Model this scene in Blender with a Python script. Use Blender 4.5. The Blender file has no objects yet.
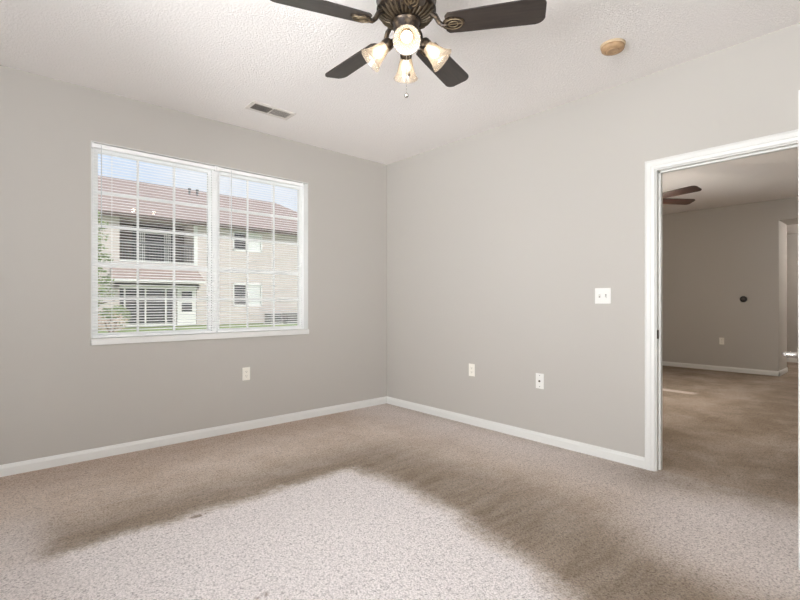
import bpy, bmesh, math, random
from mathutils import Vector, Matrix
random.seed(7)
R = math.radians
PI = math.pi
sc = bpy.context.scene

# ------------------------------------------------------------------ camera
H = 1.145                       # eye height
cam_d = bpy.data.cameras.new('camera'); cam = bpy.data.objects.new('camera', cam_d)
sc.collection.objects.link(cam)
cam.location = (0, 0, H); cam.rotation_euler = (R(90), 0, -math.atan2(.666, .746))
cam_d.lens = 461 / 800 * 36; cam_d.sensor_width = 36; cam_d.shift_y = .0025
sc.cycles.max_bounces = 16; sc.cycles.diffuse_bounces = 10; sc.cycles.transparent_max_bounces = 24
cam_d.clip_start = .03; cam_d.clip_end = 300
sc.camera = cam

# ------------------------------------------------------------------ world and light
sc.view_settings.view_transform = 'Standard'; sc.view_settings.look = 'None'
sc.view_settings.gamma = 1; sc.view_settings.use_curve_mapping = False
sc.view_settings.exposure = 0.0
SKY = 1.08; SUN = 3.3; FILL_WEST = 95; FILL_SOUTH = 25; FILL_UP = 232; FILL_FAR = 98; BULB = .5; BULB_FAR = 24; HALL = 62
w = bpy.data.worlds.new('sky'); sc.world = w; w.use_nodes = True
nt = w.node_tree; bg = nt.nodes['Background']
tc = nt.nodes.new('ShaderNodeTexCoord'); sx = nt.nodes.new('ShaderNodeSeparateXYZ')
rp = nt.nodes.new('ShaderNodeValToRGB'); nz = nt.nodes.new('ShaderNodeTexNoise'); mx = nt.nodes.new('ShaderNodeMix')
cr = nt.nodes.new('ShaderNodeValToRGB')
mx.data_type = 'RGBA'
nt.links.new(tc.outputs['Generated'], sx.inputs[0]); nt.links.new(sx.outputs[2], rp.inputs[0])
rp.color_ramp.elements[0].position = 0; rp.color_ramp.elements[0].color = (.84, .90, .97, 1)
rp.color_ramp.elements[1].position = .7; rp.color_ramp.elements[1].color = (.42, .62, .95, 1)
nz.inputs['Scale'].default_value = 2.2; nz.inputs['Detail'].default_value = 5
nt.links.new(tc.outputs['Generated'], nz.inputs['Vector'])
nt.links.new(nz.outputs[0], cr.inputs[0]); cr.color_ramp.elements[0].position = .45; cr.color_ramp.elements[1].position = .7
nt.links.new(cr.outputs[0], mx.inputs[0]); nt.links.new(rp.outputs[0], mx.inputs[6]); mx.inputs[7].default_value = (.92, .94, .97, 1)
nt.links.new(mx.outputs[2], bg.inputs[0]); bg.inputs[1].default_value = SKY

def light(name, kind, loc, energy, color=(1, 1, 1), rot=(0, 0, 0), size=None, size_y=None, radius=None):
    d = bpy.data.lights.new(name, kind); d.energy = energy; d.color = color
    if size:
        d.size = size
        if size_y: d.shape = 'RECTANGLE'; d.size_y = size_y
    if radius is not None: d.shadow_soft_size = radius
    o = bpy.data.objects.new(name, d); sc.collection.objects.link(o); o.location = loc; o.rotation_euler = rot
    return o
sun = light('sun', 'SUN', (0, -10, 20), SUN, (1, .98, .95), (R(48), 0, R(25))); sun.data.angle = R(3)
# fill lamps added outside the two invented windows beside and behind the camera
light('added_fill_west', 'AREA', (-1.32, 1.15, 1.55), FILL_WEST, (.94, .965, .985), (0, R(-90), 0), 1.45, 2.3)
light('added_fill_south', 'AREA', (.10, -1.42, 1.55), FILL_SOUTH, (.94, .965, .985), (R(90), 0, 0), 1.6, 1.45)
# added fill aimed up through both windows to brighten the ceiling
light('added_upfill_west', 'AREA', (-1.5, 1.15, 1.15), FILL_UP, (.945, .965, .985), (0, R(-150), 0), .9, 2.3)
light('added_upfill_south', 'AREA', (.10, -1.6, 1.15), FILL_UP * .7, (.945, .965, .985), (R(150), 0, 0), 1.6, .9)
light('added_fill_far_room', 'AREA', (6.2, 4.35, 1.45), FILL_FAR, (1, .98, .97), (R(-105), 0, 0), 1.9, 1.3)  # fill lamp added to brighten the far room through its invented window
pt = light('north_window_portal', 'AREA', (1.458, 4.17, 1.58), 1, rot=(R(-90), 0, 0), size=1.8, size_y=1.46); pt.data.cycles.is_portal = True

# ------------------------------------------------------------------ material helpers
def lin(c):
    return tuple((v / 255 / 12.92 if v <= 10 else ((v / 255 + .055) / 1.055) ** 2.4) for v in c) + (1,)
class X:                                    # tiny shader maths wrapper
    def __init__(s, t, o): s.t = t; s.o = o
    def op(s, k, *a, clamp=False):
        n = s.t.nodes.new('ShaderNodeMath'); n.operation = k; n.use_clamp = clamp
        for i, v in enumerate((s,) + a):
            if isinstance(v, X): s.t.links.new(v.o, n.inputs[i])
            else: n.inputs[i].default_value = v
        return X(s.t, n.outputs[0])
    def __add__(s, b): return s.op('ADD', b)
    def __sub__(s, b): return s.op('SUBTRACT', b)
    def __mul__(s, b): return s.op('MULTIPLY', b)
    def __neg__(s): return s.op('MULTIPLY', -1)
    def clamp(s): return s.op('ADD', 0, clamp=True)
    def gt(s, e, wd):                       # soft step: 0 below e-w, 1 above e+w
        n = s.t.nodes.new('ShaderNodeMapRange'); n.interpolation_type = 'SMOOTHSTEP'
        s.t.links.new(s.o, n.inputs[0]); n.inputs[1].default_value = e - wd; n.inputs[2].default_value = e + wd
        return X(s.t, n.outputs[0])
    def lt(s, e, wd): return (s.gt(e, wd) * -1) + 1
def mat(name, col, rough=.5, metal=0, spec=None, coat=0):
    m = bpy.data.materials.new(name); m.use_nodes = True
    b = m.node_tree.nodes['Principled BSDF']
    b.inputs['Base Color'].default_value = lin(col); b.inputs['Roughness'].default_value = rough
    b.inputs['Metallic'].default_value = metal
    if spec is not None: b.inputs['Specular IOR Level'].default_value = spec
    if coat: b.inputs['Coat Weight'].default_value = coat
    return m
def N(m, k): return m.node_tree.nodes.new(k)
def noise(m, scale, detail=3, rough=.5, vec=None, coord='Object'):
    n = N(m, 'ShaderNodeTexNoise'); n.inputs['Scale'].default_value = scale; n.inputs['Detail'].default_value = detail
    n.inputs['Roughness'].default_value = rough
    if vec is None:
        t = N(m, 'ShaderNodeTexCoord'); vec = t.outputs[coord]
    m.node_tree.links.new(vec, n.inputs['Vector'])
    return X(m.node_tree, n.outputs[0])
def bump(m, h, strength, dist):
    b = N(m, 'ShaderNodeBump'); b.inputs['Strength'].default_value = strength; b.inputs['Distance'].default_value = dist
    m.node_tree.links.new(h.o, b.inputs['Height'])
    m.node_tree.links.new(b.outputs[0], m.node_tree.nodes['Principled BSDF'].inputs['Normal'])
def colmix(m, fac, a, b):
    n = N(m, 'ShaderNodeMix'); n.data_type = 'RGBA'
    if isinstance(fac, X): m.node_tree.links.new(fac.o, n.inputs[0])
    else: n.inputs[0].default_value = fac
    for i, v in ((6, a), (7, b)):
        if isinstance(v, tuple): n.inputs[i].default_value = v
        else: m.node_tree.links.new(v, n.inputs[i])
    return n.outputs[2]
def setcol(m, out): m.node_tree.links.new(out, m.node_tree.nodes['Principled BSDF'].inputs['Base Color'])
def mottle(m, c1, c2, scale, detail=4):
    setcol(m, colmix(m, noise(m, scale, detail).gt(.5, .25), lin(c1), lin(c2)))

M = {}
M['wall'] = mat('wall_paint', (184, 180, 174), .75); bump(M['wall'], noise(M['wall'], 180, 3), .25, .001)
M['wall_far'] = M['wall']
c = M['ceiling'] = mat('ceiling_texture', (246, 242, 239), .9)
bump(c, noise(c, 70, 6, .7).gt(.5, .12), .75, .004)
M['trim'] = mat('white_trim_paint', (222, 222, 219), .35)
M['vinyl'] = mat('white_vinyl', (250, 251, 251), .4)
M['slat'] = mat('white_slat', (251, 251, 251), .45)
M['plate'] = mat('white_plastic', (232, 231, 227), .3)
M['ivory'] = mat('ivory_plastic', (240, 236, 226), .35)
M['slot'] = mat('slot_dark', (60, 55, 50), .6)
M['black'] = mat('black_plastic', (28, 24, 22), .35)
M['nickel'] = mat('satin_nickel', (205, 202, 198), .22, 1)
M['iron'] = mat('dark_vent_interior', (70, 62, 56), .8)
M['ventwhite'] = mat('vent_enamel', (215, 209, 202), .45)
M['yellowed'] = mat('yellowed_plastic', (214, 178, 132), .45); mottle(M['yellowed'], (186, 154, 118), (158, 126, 92), 30)
b_ = M['bronze'] = mat('aged_bronze', (74, 62, 52), .38, .75); setcol(b_, colmix(b_, noise(b_, 45, 4).gt(.55, .16), lin((44, 38, 35)), lin((98, 84, 68))))
def wood(name, a, b, coat=.3):
    m = mat(name, a, .42, coat=coat); t = N(m, 'ShaderNodeTexCoord'); mp = N(m, 'ShaderNodeMapping')
    mp.inputs['Scale'].default_value = (2, 26, 2); m.node_tree.links.new(t.outputs['Object'], mp.inputs[0])
    f = noise(m, 3, 6, .6, mp.outputs[0]); setcol(m, colmix(m, f.gt(.5, .2), lin(a), lin(b))); return m
M['blade'] = wood('dark_blade_wood', (34, 29, 27), (52, 44, 39))
M['blade_brown'] = wood('walnut_blade_wood', (30, 17, 12), (46, 26, 19))
def glass(name, tint=(1, 1, 1, 1), refl=.07, rough=0):
    m = bpy.data.materials.new(name); m.use_nodes = True; t = m.node_tree; t.nodes.clear()
    o = t.nodes.new('ShaderNodeOutputMaterial'); mixn = t.nodes.new('ShaderNodeMixShader')
    tr = t.nodes.new('ShaderNodeBsdfTransparent'); tr.inputs[0].default_value = tint
    g = t.nodes.new('ShaderNodeBsdfGlossy'); g.inputs['Roughness'].default_value = rough
    lw = t.nodes.new('ShaderNodeFresnel'); lw.inputs[0].default_value = 1.5
    t.links.new(lw.outputs[0], mixn.inputs[0]); t.links.new(tr.outputs[0], mixn.inputs[1]); t.links.new(g.outputs[0], mixn.inputs[2])
    t.links.new(mixn.outputs[0], o.inputs[0]); return m
M['wand'] = mat('pale_wand', (214, 217, 219), .2)
M['glass'] = glass('clear_window_glass')
def frosted(name):
    m = bpy.data.materials.new(name); m.use_nodes = True; t = m.node_tree; t.nodes.clear()
    o = t.nodes.new('ShaderNodeOutputMaterial'); a = t.nodes.new('ShaderNodeMixShader'); b = t.nodes.new('ShaderNodeMixShader')
    tr = t.nodes.new('ShaderNodeBsdfTransparent'); tl = t.nodes.new('ShaderNodeBsdfTranslucent'); tl.inputs[0].default_value = lin((150, 140, 127))
    g = t.nodes.new('ShaderNodeBsdfGlossy'); g.inputs['Roughness'].default_value = .15
    df = t.nodes.new('ShaderNodeBsdfDiffuse'); df.inputs[0].default_value = lin((188, 178, 164))
    c2 = t.nodes.new('ShaderNodeMixShader'); c2.inputs[0].default_value = .35
    nn = t.nodes.new('ShaderNodeTexNoise'); nn.inputs['Scale'].default_value = 35; mr = t.nodes.new('ShaderNodeMapRange')
    mr.inputs[1].default_value = .35; mr.inputs[2].default_value = .65; mr.inputs[3].default_value = .45; mr.inputs[4].default_value = .72
    t.links.new(nn.outputs[0], mr.inputs[0]); t.links.new(mr.outputs[0], a.inputs[0])
    t.links.new(tl.outputs[0], c2.inputs[1]); t.links.new(df.outputs[0], c2.inputs[2])
    t.links.new(tr.outputs[0], a.inputs[1]); t.links.new(c2.outputs[0], a.inputs[2])
    b.inputs[0].default_value = .06; t.links.new(a.outputs[0], b.inputs[1]); t.links.new(g.outputs[0], b.inputs[2])
    t.links.new(b.outputs[0], o.inputs[0]); return m
M['frosted'] = frosted('alabaster_glass')
def emit(name, col, s):
    m = bpy.data.materials.new(name); m.use_nodes = True; b = m.node_tree.nodes['Principled BSDF']
    b.inputs['Base Color'].default_value = lin(col); b.inputs['Emission Color'].default_value = lin(col); b.inputs['Emission Strength'].default_value = s; return m
M['bulb'] = emit('lit_bulb', (255, 236, 205), 8)
M['dome'] = emit('lit_dome_glass', (255, 240, 220), 3)
# outdoors
def siding():
    m = mat('beige_siding', (224, 207, 192), .7); t = N(m, 'ShaderNodeTexCoord'); s = N(m, 'ShaderNodeSeparateXYZ')
    m.node_tree.links.new(t.outputs['Object'], s.inputs[0]); z = X(m.node_tree, s.outputs[2])
    f = (z * 8.0).op('FRACT'); bump(m, f, .8, .02)
    setcol(m, colmix(m, noise(m, 1.5, 3), lin((222, 209, 204)), lin((213, 200, 195)))); return m
M['siding'] = siding()
m = M['shingle'] = mat('brown_shingles', (176, 140, 125), .9)
t = N(m, 'ShaderNodeTexBrick')
tcn = N(m, 'ShaderNodeTexCoord'); mp = N(m, 'ShaderNodeMapping'); mp.inputs['Scale'].default_value = (1, 1.6, 1)
m.node_tree.links.new(tcn.outputs['Object'], mp.inputs[0]); m.node_tree.links.new(mp.outputs[0], t.inputs[0])
t.inputs['Color1'].default_value = lin((176, 156, 146)); t.inputs['Color2'].default_value = lin((158, 138, 129)); t.inputs['Mortar'].default_value = lin((140, 122, 113))
t.inputs['Scale'].default_value = 3; t.inputs['Mortar Size'].default_value = .015
setcol(m, t.outputs[0])
M['white_out'] = mat('white_exterior_paint', (240, 238, 234), .5)
M['darkglass'] = mat('dark_glass', (62, 60, 62), .12)
M['curtain'] = mat('pale_blind_fabric', (225, 226, 222), .8)
M['soffit_and_shade'] = mat('brown_fascia_and_shade', (88, 72, 64), .7)  # also paints the shade in the balcony recess
M['metalgrey'] = mat('grey_metal', (110, 112, 112), .5, .3)
m = M['grass'] = mat('lawn_grass', (132, 150, 88), .9); mottle(m, (120, 146, 78), (160, 168, 110), 2.2, 6); 
M['bark'] = mat('tree_bark', (92, 76, 62), .9)
m = M['leaf'] = mat('green_leaf', (96, 118, 62), .6); mottle(m, (84, 108, 56), (142, 156, 92), 3)
m = M['blossom'] = mat('pale_blossom', (226, 190, 186), .7); mottle(m, (236, 214, 208), (190, 168, 128), 4)

# carpet: dirt, traffic wear and the clean footprint of a bed are stains of the carpet itself
def carpet():
    lin = lambda c: tuple(v * k for v, k in zip(globals()['lin'](c)[:3], (.875, .87, .885))) + (1,)
    m = mat('beige_cut_pile_carpet', (190, 174, 164), .95, spec=.1); t = m.node_tree
    co = N(m, 'ShaderNodeTexCoord'); s = N(m, 'ShaderNodeSeparateXYZ'); t.links.new(co.outputs['Object'], s.inputs[0])
    x0, y0 = X(t, s.outputs[0]), X(t, s.outputs[1])
    big = noise(m, 2.2, 4); med = noise(m, 5.5, 4, .6); fine = noise(m, 26, 3)
    mp = N(m, 'ShaderNodeMapping'); mp.inputs['Scale'].default_value = (2.0, 9, 1); mp.inputs['Rotation'].default_value = (0, 0, R(8)); t.links.new(co.outputs['Object'], mp.inputs[0])
    streak = noise(m, 1.4, 5, .6, mp.outputs[0])
    mp2 = N(m, 'ShaderNodeMapping'); mp2.inputs['Scale'].default_value = (9, 2.0, 1); t.links.new(co.outputs['Object'], mp2.inputs[0])
    streak2 = noise(m, 1.4, 5, .6, mp2.outputs[0])
    jit = (fine - .5) * .10
    x = x0 + (big - .5) * .30 + jit; y = y0 + (noise(m, 3.1, 3) - .5) * .16 + jit
    xr = x + (y0.lt(1.3, .7) * .26)                                    # footprint pulls in towards the doorway side
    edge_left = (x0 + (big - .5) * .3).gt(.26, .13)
    clean = xr.lt(1.92, .11) * y.lt(2.60, .075)
    # dirt band beyond the footprint's long edge, and beyond its end
    bandA = y.lt(2.92, .38) * x.gt(.20, .10) * x.lt(2.5, .5)
    bandB = xr.lt(2.35, .42) * xr.gt(1.75, .15) * y.lt(2.9, .45)
    grime_shade = bandA.op('MAXIMUM', bandB) * ((streak * .9) + .50)
    trail = x.gt(3.05, .30) * y.lt(1.5, .45) * (med.gt(.45, .2) * .35 + .4)
    far = x0.gt(3.40, .25) * (noise(m, 1.6, 6, .65).gt(.5, .16) * .4 + .62)  # far room floor: blotchy soil plus the room's dimmer light, painted darker
    grime_shade = ((grime_shade.op('MAXIMUM', trail)) * x0.lt(3.7, .3)).op('MAXIMUM', far)
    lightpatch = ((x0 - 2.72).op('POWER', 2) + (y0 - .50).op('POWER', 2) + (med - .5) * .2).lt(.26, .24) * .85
    grime_shade = (grime_shade * (clean * -1 + 1)) * ((lightpatch * -1) + 1)
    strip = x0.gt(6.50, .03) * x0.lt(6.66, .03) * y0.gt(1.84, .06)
    base = colmix(m, (big * .5 + med * .5).gt(.5, .16), lin((226, 208, 190)), lin((244, 230, 216)))
    base = colmix(m, (y0 + (big - .5) * .5).gt(3.62, .28) * x0.lt(2.9, .3) * .4, base, lin((190, 164, 144)))     # everyday soiling
    c1 = colmix(m, clean, base, lin((255, 248, 244)))
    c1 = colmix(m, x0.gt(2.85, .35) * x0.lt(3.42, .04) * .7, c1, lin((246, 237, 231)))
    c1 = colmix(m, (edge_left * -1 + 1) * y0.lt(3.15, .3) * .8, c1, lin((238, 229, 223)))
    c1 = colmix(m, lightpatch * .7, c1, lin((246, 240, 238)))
    c2 = colmix(m, (grime_shade * .95).clamp(), c1, lin((157, 142, 124)))
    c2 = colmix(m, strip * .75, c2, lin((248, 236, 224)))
    pale = y0.gt(3.045, .012) * y0.lt(3.075, .012) * x0.gt(.3, .08) * x0.lt(.85, .15)
    c2 = colmix(m, pale * .45, c2, lin((226, 214, 202)))
    # dark smears at the footprint corner and a few spots
    def spot(cx, cy, rx, ry): return (((x0 - cx) * (1 / rx)).op('POWER', 2) + ((y0 - cy) * (1 / ry)).op('POWER', 2)).lt(1, .6)
    sp = spot(.845, 2.56, .05, .018).op('MAXIMUM', spot(.795, 1.70, .028, .02))
    c2 = colmix(m, sp * fine.gt(.45, .12) * .6, c2, lin((120, 92, 66)))
    v = N(m, 'ShaderNodeTexVoronoi'); v.inputs['Scale'].default_value = 120; t.links.new(co.outputs['Object'], v.inputs['Vector'])
    vd = X(t, v.outputs['Distance']); tuft = noise(m, 110, 4, .75)
    sh = colmix(m, (vd.gt(.55, .25) * .35 + tuft.lt(.44, .07) * .6 + noise(m, 48, 4, .8).lt(.42, .06) * .55).clamp() * .58, c2, lin((58, 48, 42)))
    setcol(m, sh)
    bump(m, (vd * -.7) + tuft * 1.1 + noise(m, 40, 2) * .5, .55, .010)
    return m
M['carpet'] = carpet()

# ------------------------------------------------------------------ mesh helpers
def bx(bm, x0, x1, y0, y1, z0, z1, bev=0, seg=2):
    r = bmesh.ops.create_cube(bm, size=1, matrix=Matrix.Translation(((x0 + x1) / 2, (y0 + y1) / 2, (z0 + z1) / 2)) @ Matrix.Diagonal((abs(x1 - x0), abs(y1 - y0), abs(z1 - z0), 1)))
    if bev:
        es = {e for v in r['verts'] for e in v.link_edges}
        bmesh.ops.bevel(bm, geom=list(es), offset=bev, segments=seg, affect='EDGES', profile=.5)
    return r['verts']
def lathe(bm, prof, n=32, mtx=None, flute=None):
    rings = []
    for (r, z) in prof:
        ring = []
        for i in range(n):
            a = 2 * PI * i / n; rr = max(r, .0001)
            if flute: rr *= flute(a, r, z)
            v = Vector((rr * math.cos(a), rr * math.sin(a), z))
            ring.append(bm.verts.new(mtx @ v if mtx else v))
        rings.append(ring)
    for k in range(len(rings) - 1):
        for i in range(n):
            j = (i + 1) % n; bm.faces.new((rings[k][i], rings[k][j], rings[k + 1][j], rings[k + 1][i]))
    for ring in (rings[0], rings[-1]):
        try: bm.faces.new(ring)
        except ValueError: pass
def tube(bm, pts, rad, n=8):
    pts = [Vector(p) for p in pts]; rs = rad if isinstance(rad, (list, tuple)) else [rad] * len(pts); rings = []
    up = None
    for i, p in enumerate(pts):
        d = (pts[min(i + 1, len(pts) - 1)] - pts[max(i - 1, 0)]).normalized()
        if up is None: up = d.orthogonal().normalized()
        a = (up - d * up.dot(d)).normalized(); b = d.cross(a); up = a
        rings.append([bm.verts.new(p + (a * math.cos(2 * PI * k / n) + b * math.sin(2 * PI * k / n)) * rs[i]) for k in range(n)])
    for k in range(len(rings) - 1):
        for i in range(n):
            j = (i + 1) % n; bm.faces.new((rings[k][i], rings[k][j], rings[k + 1][j], rings[k + 1][i]))
    bm.faces.new(rings[0][::-1]); bm.faces.new(rings[-1])
def prism(bm, outline, z0, z1, mtx=None):        # outline in xy, extruded in z
    f = lambda p, z: bm.verts.new(mtx @ Vector((p[0], p[1], z)) if mtx else Vector((p[0], p[1], z)))
    a = [f(p, z0) for p in outline]; b = [f(p, z1) for p in outline]
    bm.faces.new(a[::-1]); bm.faces.new(b)
    for i in range(len(a)):
        j = (i + 1) % len(a); bm.faces.new((a[i], a[j], b[j], b[i]))
def obj(name, bm, m, parent=None, smooth=False, bev=0):
    bmesh.ops.recalc_face_normals(bm, faces=bm.faces)
    me = bpy.data.meshes.new(name); bm.to_mesh(me); bm.free()
    if isinstance(m, str): m = M[m]
    me.materials.append(m)
    if smooth:
        for p in me.polygons: p.use_smooth = True
        try: me.set_sharp_from_angle(angle=R(38))
        except Exception: pass
    o = bpy.data.objects.new(name, me); sc.collection.objects.link(o)
    if parent: o.parent = parent
    if bev:
        b = o.modifiers.new('bevel', 'BEVEL'); b.width = bev; b.segments = 2; b.limit_method = 'ANGLE'
    return o
def BM(): return bmesh.new()
def box(name, m, x0, x1, y0, y1, z0, z1, parent=None, bev=0):
    bm = BM(); bx(bm, x0, x1, y0, y1, z0, z1, bev); return obj(name, bm, m, parent)
def thing(name, label, cat, loc=(0, 0, 0), rz=0, group=None):
    o = bpy.data.objects.new(name, None); sc.collection.objects.link(o); o.empty_display_size = .1
    o.location = loc; o.rotation_euler = (0, 0, rz); o['label'] = label; o['category'] = cat
    if group: o['group'] = group
    return o
def tag(o, label, cat, group=None, kind=None):
    if label: o['label'] = label
    if cat: o['category'] = cat
    if group: o['group'] = group
    if kind: o['kind'] = kind
    return o
def struct(o, label=None, cat=None):
    o['kind'] = 'structure'
    if label: o['label'] = label
    if cat: o['category'] = cat
    return o
def copy_tree(o, parent=None):
    c = o.copy(); sc.collection.objects.link(c)
    if parent: c.parent = parent
    for ch in [q for q in sc.objects if q.parent == o]: copy_tree(ch, c)
    return c
def setlabel(o, label): o['label'] = label; return o

# ------------------------------------------------------------------ rooms
XR, YN, ZC, TH = 3.37, 4.00, 2.70, .11          # east wall, north wall, ceiling, wall thickness
XW, YS = -1.10, -1.20
XF = 9.10; FZ = 2.73                             # far room's end wall, its ceiling
WX0, WX1, WZ0, WZ1 = .556, 2.355, .830, 2.320    # north window opening
DY0, DY1, DZ = .30, 1.170, 2.035                 # doorway
HY = 1.416; HX0, HX1 = XF, XF + .68              # hall opening's left edge, thick end wall
HB = 11.4

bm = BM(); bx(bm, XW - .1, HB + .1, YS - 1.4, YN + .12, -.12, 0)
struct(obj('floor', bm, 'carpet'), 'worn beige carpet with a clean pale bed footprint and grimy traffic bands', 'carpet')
bm = BM(); bx(bm, XW - .12, XR + TH, YS - .12, YN + .14, ZC, ZC + .15)
struct(obj('ceiling', bm, 'ceiling'), 'white textured bedroom ceiling', 'ceiling')
bm = BM(); bx(bm, XR + TH, XF + .68, YS - 1.4, YN + .14, FZ, FZ + .12)
struct(obj('ceiling_far', bm, 'ceiling'), 'white textured ceiling of the room beyond the doorway', 'ceiling')
bm = BM(); bx(bm, HX1, HB + .1, YS - 1.4, YN + .14, 2.44, 2.56)
struct(obj('ceiling_hall', bm, 'ceiling'), 'lower hall ceiling past the far opening', 'ceiling')

YO = YN + .14                                    # outer face of north wall
bm = BM()
bx(bm, XW - .12, WX0, YN, YO, 0, ZC); bx(bm, WX1, XR + TH, YN, YO, 0, ZC)
bx(bm, WX0, WX1, YN, YO, 0, WZ0 - .001); bx(bm, WX0, WX1, YN, YO, WZ1, ZC)
struct(obj('wall_north', bm, 'wall'), 'greige bedroom wall holding the double window', 'wall')
bm = BM()
bx(bm, XR, XR + TH, DY1 + .02, YN, 0, ZC); bx(bm, XR, XR + TH, YS - .12, DY0 - .02, 0, ZC); bx(bm, XR, XR + TH, DY0 - .02, DY1 + .02, DZ + .02, ZC)
struct(obj('wall_east', bm, 'wall'), 'greige bedroom wall with the doorway and switch plate', 'wall')
S0, S1 = -.80, 1.00                                # third window, added unseen in the south wall for fill light
bm = BM(); bx(bm, XW - .12, S0, YS - .12, YS, 0, ZC); bx(bm, S1, XR, YS - .12, YS, 0, ZC); bx(bm, S0, S1, YS - .12, YS, 0, .84); bx(bm, S0, S1, YS - .12, YS, 2.30, ZC)
struct(obj('wall_south', bm, 'wall'), 'greige wall behind the viewer', 'wall')
V0, V1, VZ0, VZ1 = 0.0, 2.3, .84, 2.30           # second window, invented in the west wall as an unseen fill opening
bm = BM()
bx(bm, XW - .12, XW, YS, V0, 0, ZC); bx(bm, XW - .12, XW, V1, YN, 0, ZC); bx(bm, XW - .12, XW, V0, V1, 0, VZ0); bx(bm, XW - .12, XW, V0, V1, VZ1, ZC)
struct(obj('wall_west', bm, 'wall'), 'greige bedroom wall left of the viewer', 'wall')
# far room
bm = BM(); bx(bm, XR + TH, 5.2, YN, YO, 0, FZ); bx(bm, 7.2, HB + .1, YN, YO, 0, FZ); bx(bm, 5.2, 7.2, YN, YO, 0, .84); bx(bm, 5.2, 7.2, YN, YO, 2.30, FZ); struct(obj('wall_far_north', bm, 'wall'), 'side wall of the far room', 'wall')
bm = BM(); bx(bm, XR + TH, HB + .1, YS - 1.4, YS - 1.28, 0, FZ); struct(obj('wall_far_south', bm, 'wall'), 'other side wall of the far room', 'wall')
bm = BM(); bx(bm, XF, HX1, HY, YN, 0, FZ); bx(bm, XF, HX1, YS - 1.28, .2, 0, FZ); bx(bm, XF, HX1, .2, HY, 2.41, FZ)
struct(obj('wall_far_east', bm, 'wall_far'), 'greige end wall of the far room with a tall opening', 'wall')
bm = BM(); bx(bm, HB, HB + .1, YS - 1.28, YN, 0, 2.44); struct(obj('wall_hall_east', bm, 'wall'), 'pale hall wall past the far opening', 'wall')
bm = BM(); bx(bm, XR, XR + TH, YS - 1.4, YS - .12, 0, FZ); struct(obj('wall_far_west', bm, 'wall'), 'short return wall of the far room', 'wall')

# baseboards: moulded profile run along a wall
BP = [(0, 0), (.014, 0), (.014, .053), (.011, .060), (.008, .066), (.006, .074), (0, .076)]
def baseboard(name, runs, label):
    bm = BM()
    for (ax, ay, bxx, by, nx, ny) in runs:       # from a to b, n = direction into the room
        A = [bm.verts.new((ax + nx * p, ay + ny * p, z)) for p, z in BP]; B = [bm.verts.new((bxx + nx * p, by + ny * p, z)) for p, z in BP]
        n = len(BP)
        for i in range(n): j = (i + 1) % n; bm.faces.new((A[i], A[j], B[j], B[i]))
        bm.faces.new(A[::-1]); bm.faces.new(B)
    return struct(obj(name, bm, 'trim'), label, 'baseboard')
baseboard('baseboard_north', [(XW, YN, XR, YN, 0, -1)], 'white baseboard under the double window wall')
baseboard('baseboard_east', [(XR, YN, XR, DY1 + .066, -1, 0), (XR, DY0 - .066, XR, YS, -1, 0)], 'white baseboard along the doorway wall')
baseboard('baseboard_west', [(XW, YN, XW, YS, 1, 0)], 'white baseboard on the west wall')
baseboard('baseboard_south', [(XW, YS, XR, YS, 0, 1)], 'white baseboard behind the viewer')
baseboard('baseboard_far_east', [(XF, YN, XF, HY - .014, -1, 0), (XF - .014, HY, HX1, HY, 0, -1), (XF, .2, XF, YS - 1.28, -1, 0)], 'white baseboard along the far end wall wrapping into the opening')
baseboard('baseboard_far_west', [(XR + TH, YN, XR + TH, DY1 + .066, 1, 0)], 'white baseboard on the back of the doorway wall')
baseboard('baseboard_hall', [(HB, YN, HB, YS - 1.28, -1, 0)], 'white baseboard in the hall')

# door frame: jamb + casings (stepped profile)
def casing(bm, side_x, sgn):
    prof = [(0, .006), (.004, .012), (.022, .014), (.026, .018), (.050, .018), (.060, .013), (.066, .010)]     # (distance from opening, proud of wall)
    prev = [(0, 0)] + prof + [(.066, 0)]
    def path(d, x):                                   # corners of the casing path at offset d from the opening
        return [(x, DY1 + .006 + d, 0), (x, DY1 + .006 + d, DZ + .006 + d), (x, DY0 - .006 - d, DZ + .006 + d), (x, DY0 - .006 - d, 0)]
    rows = [[bm.verts.new(p) for p in path(d, side_x + sgn * h)] for d, h in prev]
    for a, b in zip(rows, rows[1:]):
        for i in range(3): bm.faces.new((a[i], a[i + 1], b[i + 1], b[i]))
    bm.faces.new([r[0] for r in rows]); bm.faces.new([r[3] for r in rows])
    for i in range(3): bm.faces.new((rows[0][i], rows[0][i + 1], rows[-1][i + 1], rows[-1][i]))
bm = BM(); casing(bm, XR, -1); tr = struct(obj('trim_1', bm, 'trim'), 'white moulded casing around the open doorway', 'door trim')
bm = BM(); casing(bm, XR + TH, 1); obj('casing', bm, 'trim', tr)
bm = BM(); bx(bm, XR, XR + TH, DY1, DY1 + .02, 0, DZ + .02); bx(bm, XR, XR + TH, DY0 - .02, DY0, 0, DZ + .02); bx(bm, XR, XR + TH, DY0, DY1, DZ, DZ + .02)
obj('jamb', bm, 'trim', tr)
bm = BM(); a = XR + .042; bx(bm, a, a + .034, DY1 - .011, DY1, 0, DZ); bx(bm, a, a + .034, DY0, DY0 + .011, 0, DZ); bx(bm, a, a + .034, DY0, DY1, DZ - .011, DZ)
obj('door_stop', bm, 'trim', tr)
bm = BM(); bx(bm, XR + .005, XR + .034, DY1 - .0025, DY1 + .001, .895, .955, .0008)
sp_ = obj('strike_plate', bm, 'iron', tr); sp_['label'] = 'small metal strike plate in the jamb'
bm = BM(); bx(bm, XR + .010, XR + .030, DY1 - .004, DY1 - .0015, .908, .942); obj('latch_hole', bm, 'slot', sp_)

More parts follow.
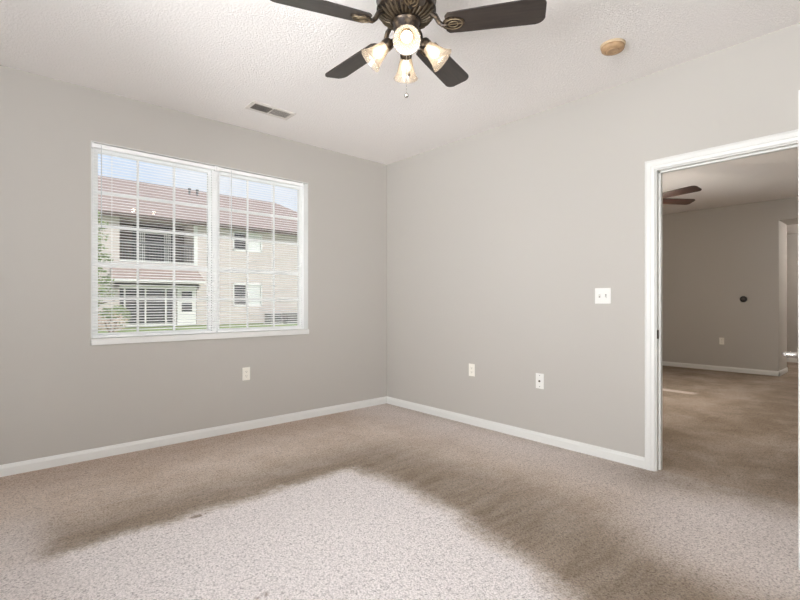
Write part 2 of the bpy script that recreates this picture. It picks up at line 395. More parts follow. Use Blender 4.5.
# open door, swung into the bedroom against the right edge of the view
DXA, DXB, DYA, DYB, DT = 2.555, 3.350, .297, .332, 2.04
def panel_door():
    bm = BM(); bx(bm, DXA, DXB, DYA + .006, DYB - .006, .012, DT)
    xs = [(DXA, DXA + .115), (DXA + .36, DXA + .455), (DXB - .115, DXB)]; zs = [(.012, .24), (.80, 1.0), (1.60, 1.70), (DT - .115, DT)]
    for (y0, y1) in ((DYA, DYA + .006), (DYB - .006, DYB)):
        for a, b in xs: bx(bm, a, b, y0, y1, .012, DT)
        for a, b in zs:
            bx(bm, xs[0][1], xs[1][0], y0, y1, a, b); bx(bm, xs[1][1], xs[2][0], y0, y1, a, b)
    return obj('door_1', bm, 'trim')
d1 = struct(panel_door(), 'white door swung open at the right edge of the view', 'door')
def knob(ydir, y):
    bm = BM(); mt = Matrix.Translation((DXA + .062, y, .915)) @ Matrix.Rotation(R(-90 if ydir > 0 else 90), 4, 'X')
    lathe(bm, [(.0, 0), (.031, 0), (.032, .004), (.028, .009), (.014, .012), (.0115, .020), (.0105, .045), (0, .046)], 32, mt)
    tube(bm, [(DXA + .050, y + ydir * .052, .915), (DXA + .056, y + ydir * .054, .915), (DXA + .10, y + ydir * .056, .915), (DXA + .15, y + ydir * .052, .913), (DXA + .175, y + ydir * .046, .912)], [.006, .0105, .009, .008, .005], 14)
    k = obj('door_lever', bm, 'nickel', d1, True); k['label'] = 'satin metal lever handle'
knob(1, DYB); knob(-1, DYA)
bm = BM(); bx(bm, DXA - .001, DXA + .0005, DYA + .005, DYB - .005, .885, .945); obj('latch_plate', bm, 'nickel', d1)
for z in (.22, 1.02, 1.82):
    bm = BM(); lathe(bm, [(0, z - .045), (.006, z - .045), (.006, z + .045), (0, z + .045)], 12, Matrix.Translation((XR - .006, DYB - .028, 0))); bx(bm, DXB, DXB + .012, DYA + .002, DYA + .005, z - .044, z + .044)
    obj('hinge', bm, 'nickel', d1, True)

# ------------------------------------------------------------------ windows
def window(name, label, x0, x1, z0, z1, yin, depth, cols, rows, mull=True):
    """opening x0..x1, z0..z1 in a wall whose inner face is y=0 looking towards -y; built locally"""
    root = bpy.data.objects.new(name, None); sc.collection.objects.link(root); root.empty_display_size = .1
    struct(root, label, 'window')
    f = .030; y0 = yin; y1 = yin + .055
    bm = BM()
    bx(bm, x0, x0 + f, y0, y1, z0, z1, .003); bx(bm, x1 - f, x1, y0, y1, z0, z1, .003); bx(bm, x0 + f, x1 - f, y0, y1, z1 - f, z1, .003); bx(bm, x0 + f, x1 - f, y0, y1, z0, z0 + .012, .003)
    obj('window_frame', bm, 'vinyl', root)
    bm = BM(); e = .004                                     # painted reveal liner
    bx(bm, x0 - .0005, x0 + e, 0, y0, z0, z1); bx(bm, x1 - e, x1 + .0005, 0, y0, z0, z1); bx(bm, x0 + e, x1 - e, 0, y0, z1 - e, z1 + .0005)
    obj('reveal', bm, 'trim', root)
    xm = (x0 + x1) / 2 + .012; spans = [(x0 + f, xm - .024), (xm + .024, x1 - f)]
    box('mullion', 'vinyl', xm - .024, xm + .024, y0 - .012, y1, z0 + .012, z1 - f, root, .003)
    for (a, b) in spans:
        s = .026; bm = BM(); ya, yb = y0 + .008, y0 + .04; c0, c1 = z0 + .012, z1 - f
        bx(bm, a, a + s, ya, yb, c0, c1, .002); bx(bm, b - s, b, ya, yb, c0, c1, .002); bx(bm, a + s, b - s, ya, yb, c0, c0 + .018, .002); bx(bm, a + s, b - s, ya, yb, c1 - s, c1, .002)
        sash = obj('sash', bm, 'vinyl', root)
        bm = BM(); g0, g1, h0, h1 = a + s, b - s, c0 + .018, c1 - s; yg = y0 + .024
        for i in range(1, cols):
            q = g0 + (g1 - g0) * i / cols; bx(bm, q - .008, q + .008, yg - .004, yg + .004, h0, h1)
        for i in range(1, rows):
            q = h0 + (h1 - h0) * (0, .195, .385, .598, .785)[i]; hw = .0115 if i != 2 else .018; bx(bm, g0, g1, yg - .0045, yg + .0045, q - hw, q + hw)
        obj('muntin_grid', bm, 'vinyl', sash)
        bm = BM(); bx(bm, g0 - .004, g1 + .004, yg + .010, yg + .0115, h0 - .004, h1 + .004); obj('pane', bm, 'glass', sash)
    bm = BM(); bx(bm, x0 - .001, x1 + .001, -.022, y0 + .002, z0 - .046, z0 + .002, .006, 3); obj('window_sill', bm, 'trim', root)
    return root
w1 = window('window_1', 'white double window with grilles in the greige wall', WX0, WX1, WZ0 + .045, WZ1, .075, .14, 3, 5)
w1.location = (0, YN, 0)
w2 = window('added_window_2', 'added unseen double window beside the viewer, letting in fill light', 0, V1 - V0, VZ0 + .045, VZ1, .06, .12, 3, 5)
w2.location = (XW, V0, 0); w2.rotation_euler = (0, 0, R(90))

w3 = window('added_window_3', 'added unseen double window behind the viewer, letting in fill light', 0, S1 - S0, VZ0 + .045, VZ1, .06, .12, 3, 5)
w3.location = (S1, YS, 0); w3.rotation_euler = (0, 0, R(180))

w4 = window('added_window_4', 'added unseen double window of the far room, letting in fill light', 0, 2.0, VZ0 + .045, VZ1, .06, .12, 3, 5)  # window invented out of view to pass the far room's fill
w4.location = (5.2, YN, 0)

# mini blinds
def mini_blind(x0, x1, z0, z1, wand_left, label):
    W = x1 - x0
    root = thing('mini_blind', label, 'blind', (x0, YN + .034, z0), 0, 'white mini blinds in the double window')
    Ht = z1 - z0
    bm = BM(); bx(bm, 0, W, -.015, .013, Ht - .028, Ht, .002); obj('head_rail', bm, 'slat', root)
    bm = BM(); bx(bm, .002, W - .002, -.013, .012, 0.004, .018, .003); obj('bottom_rail', bm, 'slat', root)
    bm = BM(); pitch = .0215; n = int((Ht - .028 - .03) / pitch); tilt = R(15.5)
    for k in range(n):
        z = .034 + k * pitch; rows = []
        for s_ in (-1, -.5, 0, .5, 1):
            yy = s_ * .0125; zz = z + .0022 * (1 - s_ * s_) + math.tan(tilt) * yy
            rows.append([(bm.verts.new((.003, yy, zz)), bm.verts.new((.003, yy, zz - .0010))), (bm.verts.new((W - .003, yy, zz)), bm.verts.new((W - .003, yy, zz - .0010)))])
        for a, b in zip(rows, rows[1:]):
            bm.faces.new((a[0][0], a[1][0], b[1][0], b[0][0])); bm.faces.new((a[0][1], b[0][1], b[1][1], a[1][1]))
        for r in (rows[0], rows[-1]): bm.faces.new((r[0][0], r[0][1], r[1][1], r[1][0]))
    obj('slats', bm, 'slat', root)
    for q in (.15, .5, .85) if W > 1.3 else (.14, .62):
        bm = BM(); xx = q * W
        for yy in (-.0135, .0125): tube(bm, [(xx, yy, .014), (xx, yy, Ht - .02)], .0009, 5)
        for k in range(n): z = .034 + k * pitch; tube(bm, [(xx, -.0135, z - .0025), (xx, .0125, z + .0005)], .0006, 4)
        obj('ladder_cord', bm, 'slat', root)
    bm = BM(); xx = .055 if wand_left else .12
    tube(bm, [(xx, -.022, Ht - .012), (xx, -.024, Ht - .05), (xx, -.026, Ht - .62)], [.0015, .0032, .0036], 6)
    tube(bm, [(xx, -.014, Ht - .01), (xx, -.022, Ht - .012)], .0022, 6)
    obj('tilt_wand', bm, M['wand'], root)
    bm = BM(); xx = W - .03
    for dx in (-.004, .004): tube(bm, [(xx + dx, -.019, Ht - .01), (xx + dx * .5, -.021, Ht - .75 - (.02 if dx > 0 else 0))], .001, 5)
    lathe(bm, [(0, 0), (.005, .002), (.006, .016), (.003, .026), (0, .028)], 10, Matrix.Translation((xx, -.021, Ht - .79)))
    obj('lift_cord', bm, 'slat', root)
    for q in (-.004, W - .010): box('mounting_bracket', 'slat', q, q + .014, -.020, .016, Ht - .034, Ht + .003, root, .001)
    return root
xm = (WX0 + WX1) / 2 + .012
mini_blind(WX0 + .012, xm - .006, WZ0 + .048, WZ1 - .009, True, 'left of the two white mini blinds, over the panes showing the balcony')
mini_blind(xm + .006, WX1 - .05, WZ0 + .048, WZ1 - .009, False, 'right of the two white mini blinds, over the panes next to the room corner')

# ------------------------------------------------------------------ wall plates
def place(name, label, cat, loc, east, group=None):
    return thing(name, label, cat, loc, R(-90) if east else 0, group)
def plate_mesh(bm, wd, ht): bx(bm, -wd / 2, wd / 2, -.006, 0, -ht / 2, ht / 2, .0025, 3)
def screw(parent, x, z, m):
    bm = BM(); lathe(bm, [(0, 0), (.0035, 0), (.003, .0012), (0, .0014)], 12, Matrix.Translation((x, -.006, z)) @ Matrix.Rotation(R(90), 4, 'X')); obj('screw', bm, m, parent, True)
def outlet(loc, east, label, m, group=None, rz=None, s=1):
    root = place('wall_outlet', label, 'outlet', loc, east, group)
    bm = BM(); plate_mesh(bm, .07 * s, .115 * s); obj('cover_plate', bm, m, root)
    for dz in (-.0195, .0195):
        bm = BM(); pts = []
        for i in range(24):
            a = 2 * PI * i / 24; pts.append((.0165 * math.cos(a), max(-.0135, min(.0135, .0165 * math.sin(a)))))
        prism(bm, pts, .004, .0075, Matrix.Translation((0, 0, dz)) @ Matrix.Rotation(R(90), 4, 'X'))
        rc = obj('receptacle', bm, m, root)
        bm = BM()
        bx(bm, -.0075, -.0053, -.0079, -.006, dz - .001, dz + .0075); bx(bm, .0053, .0075, -.0079, -.006, dz - .001, dz + .0065); lathe(bm, [(0, 0), (.0027, 0), (.0027, .002), (0, .002)], 10, Matrix.Translation((0, -.0060, dz - .0075)) @ Matrix.Rotation(R(90), 4, 'X'))
        obj('slots', bm, 'slot', rc)
    screw(root, 0, 0, m)
    return root
outlet((1.722, YN, .502), False, 'ivory wall outlet below the double window', 'ivory')
outlet((XR, 2.765, .510), True, 'ivory wall outlet near the room corner on the doorway wall', 'ivory')
outlet((XF, 2.155, .496), True, 'pale wall outlet on the far room end wall', 'ivory')
r = place('coax_plate', 'white cable jack plate between the wall outlet and the doorway', 'wall plate', (XR, 2.053, .498), True)
bm = BM(); plate_mesh(bm, .073, .125); obj('cover_plate', bm, 'plate', r)
bm = BM(); mt = Matrix.Translation((0, -.006, 0)) @ Matrix.Rotation(R(90), 4, 'X'); lathe(bm, [(0, 0), (.0085, 0), (.0085, .004), (.0065, .004), (.0065, .012), (0, .012)], 6, mt); obj('coax_connector', bm, mat('dull_brass', (96, 88, 74), .4, .8), r)
for z in (-.045, .045): screw(r, 0, z, 'metalgrey')
r = place('light_switch', 'white double toggle switch plate left of the doorway', 'light switch', (XR, 1.534, 1.190), True)
bm = BM(); plate_mesh(bm, .116, .115); obj('cover_plate', bm, 'plate', r)
for dx, up in ((-.023, 1), (.023, -1)):
    bm = BM(); bx(bm, dx - .0055, dx + .0055, -.0066, -.005, -.0125, .0125); sl = obj('toggle_slot', bm, mat('slot_grey', (150, 146, 140), .5), r)
    bm = BM(); vs = bx(bm, dx - .004, dx + .004, -.022, -.005, -.005, .005, .0012)
    o = obj('toggle', bm, 'plate', sl); 
    o.rotation_euler = (R(-32 * up), 0, 0)
for dx in (-.023, .023):
    for z in (-.03, .03): screw(r, dx, z, 'plate')
r = place('wall_thermostat', 'small round black wall control on the far room end wall', 'wall control', (XF, 1.86, 1.192), True)
bm = BM(); mt = Matrix.Rotation(R(90), 4, 'X'); lathe(bm, [(0, 0), (.050, 0), (.050, .008), (.047, .022), (.040, .026), (0, .026)], 40, mt); obj('housing', bm, 'black', r, True)
bm = BM(); lathe(bm, [(0, .026), (.022, .026), (.020, .029), (0, .030)], 32, mt); o = obj('dial', bm, mat('dark_grey_dial', (70, 62, 56), .4), r, True); o['label'] = 'dark grey centre dial'

# ------------------------------------------------------------------ ceiling items
r = thing('ceiling_vent', 'rectangular white ceiling vent with dark louvres above the window', 'vent', (1.71, 3.492, ZC))
bm = BM()
for a in ((-.185, .185, -.085, -.055), (-.185, .185, .055, .085), (-.185, -.155, -.055, .055), (.155, .185, -.055, .055), (-.004, .004, -.055, .055)): bx(bm, a[0], a[1], a[2], a[3], -.007, 0, .002)
obj('vent_frame', bm, 'ventwhite', r)
bm = BM(); bx(bm, -.156, .156, -.056, .056, -.0012, -.0002); obj('duct_opening', bm, 'iron', r)
for s_, x0, x1, mm, ang in ((0, -.154, -.005, 'ventwhite', 42), (1, .005, .154, 'ventwhite', 8)):
    bm = BM()
    for i in range(9):
        y = -.048 + i * .012; a = R(ang); dy, dz = math.cos(a) * .0048, math.sin(a) * .0048
        v = [bm.verts.new(p) for p in ((x0, y - dy, -.006 - dz), (x1, y - dy, -.006 - dz), (x1, y + dy, -.006 + dz), (x0, y + dy, -.006 + dz))]
        v2 = [bm.verts.new(q.co + Vector((0, .0006, .0006))) for q in v]
        bm.faces.new(v); bm.faces.new(v2[::-1])
        for k in range(4): bm.faces.new((v[k], v2[k], v2[(k + 1) % 4], v[(k + 1) % 4]))
    obj('louvers', bm, mm, r)
r = thing('smoke_detector', 'yellowed round smoke detector on the ceiling right of the fan', 'smoke detector', (2.815, 1.222, ZC))
fl = Matrix.Rotation(PI, 4, 'X')
bm = BM(); lathe(bm, [(0, 0), (.070, 0), (.070, .010), (.066, .013), (0, .013)], 48, fl); o = obj('base', bm, mat('cream_plastic', (204, 184, 154), .45), r, True)
bm = BM(); lathe(bm, [(0, .012), (.064, .012), (.066, .018), (.064, .030), (.058, .037), (.044, .040), (.042, .037), (.036, .037), (.034, .041), (0, .042)], 48, fl); obj('cover', bm, 'yellowed', r, True)
bm = BM(); lathe(bm, [(0, .040), (.008, .040), (.008, .044), (0, .044)], 16, Matrix.Translation((.02, 0, 0)) @ fl); obj('test_button', bm, 'yellowed', r, True)

# ceiling fan ----------------------------------------------------------------
def ceiling_fan(loc, zc, zb, radius, az0, kit_az, label, blade_mat, bulb_w, body='bronze', pitch=-12):
    """origin: on the ceiling above the hub; zb = blade plane height"""
    root = thing('ceiling_fan', label, 'ceiling fan', (loc[0], loc[1], zc), 0)
    d = zb - zc                                             # blade plane, negative
    bm = BM(); lathe(bm, [(0, 0), (.075, 0), (.078, -.012), (.070, -.030), (.045, -.048), (0, -.05)], 40); obj('canopy', bm, body, root, True)
    bm = BM(); lathe(bm, [(.022, -.045), (.022, min(-.046, d + .20))], 20); obj('downrod', bm, body, root, True)
    dm = d + .072
    bm = BM(); fl = lambda a, r_, z: 1 + (.018 * math.cos(30 * a) if .06 < r_ < .13 and z < dm + .03 else 0)
    lathe(bm, [(0, dm + .150), (.05, dm + .150), (.095, dm + .135), (.130, dm + .105), (.138, dm + .085), (.141, dm + .080), (.141, dm + .055), (.137, dm + .050), (.137, dm + .022), (.140, dm + .018), (.140, dm + .008), (.128, dm - .004), (.110, dm - .018), (.090, dm - .030), (.070, dm - .036), (.066, dm - .036), (0, dm - .036)], 120, None, fl)
    motor = obj('motor_housing', bm, body, root, True)
    bm = BM()
    for i in range(30):                                     # radial leaf ribs under the housing
        a = 2 * PI * i / 30; p = [(.130, dm - .002), (.115, dm - .017), (.096, dm - .030), (.074, dm - .038)]
        tube(bm, [(q * math.cos(a), q * math.sin(a), z) for q, z in p], [.003, .0055, .005, .003], 6)
    rb = obj('ornamental_ribs', bm, mat('aged_gold', (84, 73, 58), .45, .6), motor, True)
    bm = BM(); lathe(bm, [(0, dm - .034), (.062, dm - .034), (.066, dm - .042), (.060, dm - .050), (.056, d - .050), (.062, d - .056), (.058, d - .070), (.035, d - .085), (0, d - .088)], 40); obj('switch_housing', bm, body, root, True)
    L = radius - .185
    for k in range(5):
        az = az0 + k * 2 * PI / 5
        rot = Matrix.Rotation(az, 4, 'Z')
        # blade
        w0, w1 = .058, .071; pts = [(.185, -w0 * .72), (.20, -w0), (.30, -w0 - .005), (radius - .045, -w1)]
        for i in range(5): a = R(-90 + 18 * i); pts.append((radius - .045 + .045 * math.cos(a), -w1 + .045 + .045 * math.sin(a)))
        pts += [(x, -y) for x, y in pts[::-1]]
        bm = BM(); mt = rot @ Matrix.Translation((0, 0, d)) @ Matrix.Rotation(R(pitch), 4, 'X')
        prism(bm, pts, 0, .006)
        b = obj('fan_blade', bm, blade_mat, root); b.matrix_local = mt
        # blade iron: arm plus leaf plate under the blade
        bm = BM(); mt2 = rot @ Matrix.Translation((0, 0, d)) 
        tube(bm, [mt2 @ Vector(p) for p in ((.112, 0, .060), (.138, 0, .044), (.155, 0, .012), (.172, 0, -.004), (.19, 0, -.006))], [.010, .012, .011, .010, .008], 8)
        leaf = []
        for i in range(28):
            t_ = 2 * PI * i / 28; xx = .222 + .052 * math.cos(t_); ww = .036 * math.sin(t_) * (1 - .15 * math.cos(t_)); leaf.append((xx, ww))
        prism(bm, leaf, -.006, -.0005, mt)
        ir = obj('blade_iron', bm, body, b, True); ir.matrix_parent_inverse = mt.inverted()
        bm = BM()
        for s_ in (.8, .42):
            pp = [mt @ Vector((.222 + .052 * s_ * math.cos(2 * PI * i / 20), .036 * s_ * math.sin(2 * PI * i / 20), -.007)) for i in range(21)]
            tube(bm, pp, .0022, 5)
        tube(bm, [mt @ Vector((.18, 0, -.007)), mt @ Vector((.265, 0, -.007))], .002, 5)
        sc_ = obj('leaf_scroll', bm, 'gold', b, True); sc_.matrix_parent_inverse = mt.inverted()
    # light kit
    zk = d - .070
    for k in range(4):
        az = kit_az + k * PI / 2; rot = Matrix.Rotation(az, 4, 'Z'); tilt = R(47)
        bm = BM(); tube(bm, [rot @ Vector(p) for p in ((.040, 0, zk + .012), (.062, 0, zk + .016), (.078, 0, zk + .010), (.088, 0, zk - .002))], [.013, .010, .010, .013], 10)
        arm = obj('lamp_arm', bm, body, root, True)
        mt = rot @ Matrix.Translation((.082, 0, zk + .004)) @ Matrix.Rotation(PI - tilt, 4, 'Y')
        bm = BM(); lathe(bm, [(0, -.012), (.020, -.012), (.027, -.004), (.029, .006), (.029, .020), (.027, .024), (0, .024)], 24, mt); obj('socket', bm, body, arm, True)
        bm = BM(); outer = [(.026, .018), (.028, .030), (.033, .048), (.038, .070), (.044, .092), (.053, .110), (.061, .122)]
        inner = [(r_ - .0025, z) for r_, z in outer[::-1]]
        flu = lambda a, r_, z: 1 + .012 * math.cos(16 * a) * min(1, z / .1)
        lathe_open(bm, outer + inner, 64, mt, flu); obj('lamp_shade', bm, 'frosted', arm, True)
        bm = BM(); lathe(bm, [(0, .022), (.011, .022), (.013, .034), (.022, .052), (.0255, .066), (.022, .080), (.012, .088), (0, .090)], 20, mt); obj('light_bulb', bm, 'bulb', arm, True)
        p = mt @ Vector((0, 0, .112))
        l = light('lamp_light', 'POINT', p, bulb_w, (1, .88, .74), radius=.022); l.parent = root
    # pull chains
    for (dx, dy, z1, rb_, fob) in ((-.031, -.035, d - .325, .0105, True), (-.024, -.046, d - .235, .006, False)):
        bm = BM(); c_ = Matrix.Rotation(kit_az, 4, 'Z'); px, py = dx, dy
        n = 60 if fob else 34; z0 = d - .062
        tube(bm, [(px, py, z0), (px, py, z1)], .0008, 5)
        for i in range(n): 
            z = z0 + (z1 - z0) * i / n; bmesh.ops.create_icosphere(bm, subdivisions=1, radius=.0016, matrix=Matrix.Translation((px, py, z)))
        ch = obj('pull_chain', bm, 'nickel', root, True)
        bm = BM(); bmesh.ops.create_icosphere(bm, subdivisions=3, radius=rb_, matrix=Matrix.Translation((px, py, z1 - rb_ * .8))); obj('chain_fob', bm, 'nickel' if fob else body, ch, True)
    return root
def lathe_open(bm, prof, n, mtx, flute):
    rings = [[bm.verts.new(mtx @ Vector((r * flute(2 * PI * i / n, r, z) * math.cos(2 * PI * i / n), r * flute(2 * PI * i / n, r, z) * math.sin(2 * PI * i / n), z))) for i in range(n)] for r, z in prof]
    for k in range(len(rings)):
        a, b = rings[k], rings[(k + 1) % len(rings)]
        for i in range(n): j = (i + 1) % n; bm.faces.new((a[i], a[j], b[j], b[i]))
M['gold'] = mat('worn_gold', (118, 104, 82), .45, .6)
CW = R(-41.76)
ceiling_fan((1.468, 1.600), ZC, 2.43, .632, R(-12.8) + CW, R(0) + CW, 'dark five-blade ceiling fan with four lit glass shades in the bedroom', 'blade', BULB)
ceiling_fan((5.69, 2.14), FZ, 2.33, .665, R(8) + CW, R(20) + CW, 'brown-bladed ceiling fan in the room beyond the doorway', 'blade_brown', BULB_FAR, pitch=-15)
# hall dome light (out of view behind the open door, lights the hall)
r = thing('hall_ceiling_light', 'round flush dome light on the hall ceiling past the far opening', 'ceiling light', (10.5, .2, 2.44))
bm = BM(); lathe(bm, [(0, 0), (.15, 0), (.155, -.01), (.15, -.02), (0, -.02)], 40); obj('base', bm, 'nickel', r, True)
bm = BM(); lathe(bm, [(.14, -.02), (.13, -.05), (.09, -.085), (.04, -.1), (0, -.102)], 40); obj('dome_shade', bm, 'dome', r, True)
l = light('hall_light', 'POINT', (0, 0, -.16), HALL, (1, .93, .86), radius=.08); l.parent = r

# ------------------------------------------------------------------ outdoors
GZ = -.12
bm = BM(); g = bmesh.ops.create_grid(bm, x_segments=40, y_segments=40, size=1, matrix=Matrix.Translation((8, 34, GZ)) @ Matrix.Diagonal((45, 29.8, 1, 1)))
for v in bm.verts: v.co.z += .04 * math.sin(v.co.x * .9) * math.sin(v.co.y * .7) * (1 if v.co.y < 24 else 0)
tag(obj('lawn', bm, 'grass'), 'green lawn outside the window in front of the apartment block', 'lawn', kind='structure')

FY = 25.6
B = thing('apartment_building', 'two-storey beige apartment block with brown shingle roof seen through the window', 'building', (0, FY, GZ + .02))
def P(name, m, x0, x1, y0, y1, z0, z1, parent=None, bev=0): return box(name, m, x0, x1, y0, y1, z0 + .1, z1 + .1, parent or B, bev)
X0, X1 = -9.0, 18.6; BD = 9.0
ox0, ox1 = 4.72, 8.18                                        # porch bay
UX0, UX1, UZ0, UZ1 = 10.26, 11.99, 4.05, 5.14
LX0, LX1, LZ0, LZ1 = 10.26, 11.99, .91, 2.21
bm = BM(); D = .1
def w_(x0, x1, z0, z1): bx(bm, x0, x1, 0, .2, z0 + D, z1 + D)
w_(X0, ox0, -.1, 5.35); w_(ox0, ox1, 2.75, 3.12); w_(ox0, ox1, 5.22, 5.35); w_(8.30, LX0, -.1, 5.35); w_(ox1, 8.30, 2.0, 5.35)
w_(LX0, LX1, -.1, LZ0); w_(LX0, LX1, LZ1, UZ0); w_(LX0, LX1, UZ1, 5.35); w_(LX1, X1, -.1, 5.35); w_(ox0, ox1, 2.0, 2.75)
bx(bm, X0, X0 + .2, .2, BD, 0, 5.45); bx(bm, X1 - .2, X1, .2, BD, 0, 5.45); bx(bm, X0, X1, BD, BD + .2, 0, 5.45)
bx(bm, ox0 - .1, ox0, .2, 1.8, 0, 5.45); bx(bm, ox1, ox1 + .12, .2, 1.8, 2.1, 5.45); bx(bm, ox0 - .1, ox1 + .1, 1.8, 1.9, 0, 5.45)
obj('wall', bm, 'siding', B)
# roof: hipped, eave overhang
def hip(bm, x0, x1, y0, y1, ze, zr, inset, th=.12):
    v = [bm.verts.new(p) for p in ((x0, y0, ze), (x1, y0, ze), (x1, y1, ze), (x0, y1, ze), (x0 + inset, (y0 + y1) / 2, zr), (x1 - inset, (y0 + y1) / 2, zr))]
    for f in ((0, 1, 5, 4), (1, 2, 5), (2, 3, 4, 5), (3, 0, 4), (3, 2, 1, 0)): bm.faces.new([v[i] for i in f])
bm = BM(); hip(bm, X0 - .5, X1 + .35, -.45, BD + .5, 5.50, 8.15 + .1, 3.9); obj('roof', bm, 'shingle', B)
P('fascia', 'soffit_and_shade', X0 - .5, X1 + .35, -.45, -.40, 5.20, 5.40); P('soffit_board', 'soffit_and_shade', X0 - .45, X1 + .3, -.40, .0, 5.22, 5.26)
for xv in (9.05, 9.5):
    bm = BM(); lathe(bm, [(0, 0), (.06, 0), (.06, .30), (.09, .31), (.09, .36), (0, .38)], 14, Matrix.Translation((xv, 3.6, 7.72))); obj('roof_vent', bm, 'metalgrey', B)
# skirt roof between floors over the ground floor porch
bm = BM(); sy = -.75
pts = [(ox0 - .3, 0, 2.98 + D), (8.22, 0, 2.98 + D), (8.50, sy, 2.24 + D), (ox0 - .5, sy, 2.24 + D)]
a = [bm.verts.new(p) for p in pts]; e = [bm.verts.new(p) for p in ((ox0 - .3, 0, 2.2 + D), (8.55, 0, 2.2 + D), (8.50, sy, 2.14 + D), (ox0 - .5, sy, 2.14 + D))]
bm.faces.new(a); bm.faces.new(e[::-1])
for i in range(4): j = (i + 1) % 4; bm.faces.new((a[i], e[i], e[j], a[j]))
obj('skirt_roof', bm, 'shingle', B)
P('gutter', 'white_out', ox0 - .5, 8.5, sy - .08, sy, 2.14, 2.25)
# upper balcony
P('balcony_floor', 'white_out', ox0, ox1, .0, 1.8, 3.10, 3.18); P('sliding_door', 'darkglass', ox0 + .9, ox1 - .5, 1.70, 1.8, 3.18, 5.3)
P('shade_panel_left', 'soffit_and_shade', ox0, ox0 + .9, 1.72, 1.8, 3.18, 5.3)  # dark panel painting the recess shade over the balcony back wall
bm = BM()
for i in range(8): q = ox0 + 1.15 + i * .09 + (.9 if i > 3 else 0); bx(bm, q, q + .05, 1.62, 1.68, 3.3, 4.95)
bx(bm, ox0 + 1.1, ox1 - .9, 1.62, 1.68, 4.93, 5.0); obj('vertical_blind', bm, 'curtain', B)
bm = BM(); bx(bm, ox0, ox1, .05, .10, 3.18, 3.26); bx(bm, ox0, ox1, .05, .10, 4.16, 4.22)
for i in range(27): q = ox0 + (ox1 - ox0) * i / 26; bx(bm, q - .012, q + .012, .06, .09, 3.2, 4.2)
obj('balcony_railing', bm, 'metalgrey', B)
P('shade_panel_right', 'soffit_and_shade', ox1 - .5, ox1, 1.72, 1.8, 3.18, 5.3)  # same painted shade, on the other side of the sliding door
P('corner_post', 'white_out', ox1 - .02, ox1 + .16, -.02, .1, 3.1, 5.2)
# ground-floor screened porch
P('porch_screen', 'darkglass', 4.55, 7.30, .12, .16, 0.02, 1.80)
P('porch_header', 'white_out', 4.50, 8.42, .0, .16, 1.80, 2.08)
bm = BM()
for q in (4.95, 5.86, 6.80, 7.25): bx(bm, q - .035, q + .035, .06, .16, .1, 1.9)
bx(bm, 4.5, 7.3, .06, .16, .05, .12); obj('porch_mullions', bm, 'white_out', B)
dr = P('porch_door', 'white_out', 7.34, 8.27, .02, .12, -.05, 1.95)
P('door_glass', 'darkglass', 7.55, 8.06, .0, .03, 1.30, 1.72, dr); P('door_glass', 'darkglass', 7.55, 8.06, .0, .03, .62, 1.10, dr)
# windows
for (a, b, c0, c1) in ((UX0, UX1, UZ0, UZ1), (LX0, LX1, LZ0, LZ1)):
    bm = BM(); f = .07; z0, z1 = c0 + D, c1 + D; mid = (a + b) / 2 - .05
    bx(bm, a, a + f, -.03, .1, z0, z1); bx(bm, b - f, b, -.03, .1, z0, z1); bx(bm, a, b, -.03, .1, z1 - f, z1); bx(bm, a, b, -.03, .1, z0, z0 + f); bx(bm, mid - .07, mid + .07, -.03, .1, z0, z1)
    wf = obj('window_frame', bm, 'white_out', B)
    P('pane', 'darkglass', a + f, mid - .07, .05, .08, c0 + f, c1 - f, wf)
    o = P('window_blind', 'curtain', mid + .07, b - f, .05, .08, c0 + f, c1 - f, wf)
P('utility_meter', 'metalgrey', 8.85, 9.05, -.12, .0, 1.32, 1.52); P('utility_meter', 'metalgrey', 8.95, 9.25, -.12, .0, .95, 1.12)

# air conditioners by the wall
def ac_unit(x, label):
    root = thing('air_conditioner', label, 'air conditioner', (x, FY - .9, GZ - .02), 0, 'condensers along the apartment wall')
    bm = BM(); bx(bm, -.43, .43, -.38, .38, .0, .05); obj('pad', bm, 'white_out', root)
    bm = BM(); bx(bm, -.38, .38, -.33, .33, .05, .62, .03); obj('cabinet', bm, 'metalgrey', root)
    bm = BM()
    for i in range(10): z = .11 + i * .05; bx(bm, -.36, .36, -.345, -.33, z, z + .018)
    obj('louvers', bm, 'iron', root)
    bm = BM(); lathe(bm, [(.29, .62), (.29, .65), (.27, .65), (.27, .62)], 24); 
    for i in range(6): a = PI * i / 6; tube(bm, [(-.28 * math.cos(a), -.28 * math.sin(a), .64), (.28 * math.cos(a), .28 * math.sin(a), .64)], .006, 5)
    obj('fan_guard', bm, 'black', root)
    return root
ac_unit(12.25, 'grey air conditioner unit outside, nearer the apartment windows'); ac_unit(13.35, 'grey air conditioner unit outside, farther from the apartment windows')

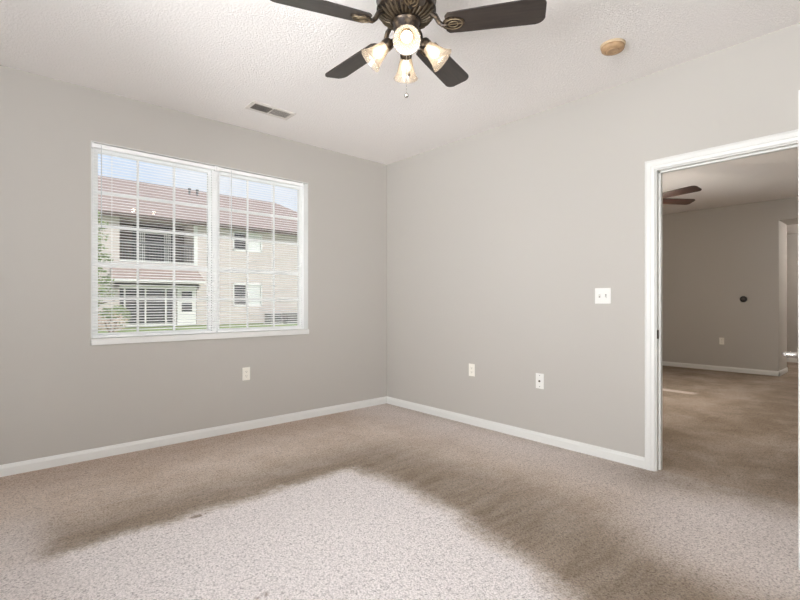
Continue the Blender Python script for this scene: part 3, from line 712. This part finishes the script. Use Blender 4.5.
# tree and shrubs outside the left of the window
def leaves(bm, cx, cy, cz, rx, ry, rz, n, s):
    for _ in range(n):
        while True:
            p = Vector((random.uniform(-1, 1), random.uniform(-1, 1), random.uniform(-1, 1)))
            if p.length < 1 and p.length > .35: break
        c = Vector((cx + p.x * rx, cy + p.y * ry, cz + p.z * rz))
        a = Vector((random.gauss(0, 1), random.gauss(0, 1), random.gauss(0, 1))).normalized(); b = a.orthogonal().normalized(); q = s * random.uniform(.6, 1.3)
        vs = [bm.verts.new(c + v) for v in (-a * q, b * q * .45, a * q, -b * q * .45)]; bm.faces.new(vs)
T = thing('ornamental_tree', 'slim green tree outside the left end of the window', 'tree', (2.15, 17.5, GZ))
bm = BM(); tube(bm, [(0, 0, 0), (.05, .03, .9), (-.04, 0, 1.9), (.02, .05, 3.1), (0, 0, 4.3)], [.09, .08, .06, .04, .015], 9)
for i in range(14):
    a = i * 2.4; z = 1.0 + i * .22; l_ = .95 - i * .035
    tube(bm, [(0, 0, z), (l_ * .5 * math.cos(a), l_ * .5 * math.sin(a), z + .2), (l_ * math.cos(a), l_ * math.sin(a), z + .32)], [.03, .02, .008], 6)
obj('trunk', bm, 'bark', T, True)
bm = BM()
for i in range(26):
    a = i * 2.4; z = .9 + i * .135; l_ = .78 - i * .014; leaves(bm, l_ * math.cos(a), l_ * math.sin(a), z, .36, .36, .17, 75, .08)
obj('foliage', bm, 'leaf', T)
def shrub(x, y, h, r_, m, label):
    t_ = thing('shrub', label, 'shrub', (x, y, GZ), 0, 'shrubs beside the porch')
    bm = BM()
    for i in range(7): a = i * .9; tube(bm, [(0, 0, 0), (r_ * .4 * math.cos(a), r_ * .4 * math.sin(a), h * .5), (r_ * .7 * math.cos(a), r_ * .7 * math.sin(a), h * .85)], [.02, .012, .005], 5)
    obj('stems', bm, 'bark', t_)
    bm = BM(); leaves(bm, 0, 0, h * .55, r_, r_, h * .45, 650, .06); obj('foliage', bm, m, t_)
shrub(3.45, 20.2, .95, .55, 'blossom', 'low shrub with pale blossoms outside beside the tree')
shrub(4.3, 23.6, 1.15, .5, 'leaf', 'green shrub outside in front of the screened porch')
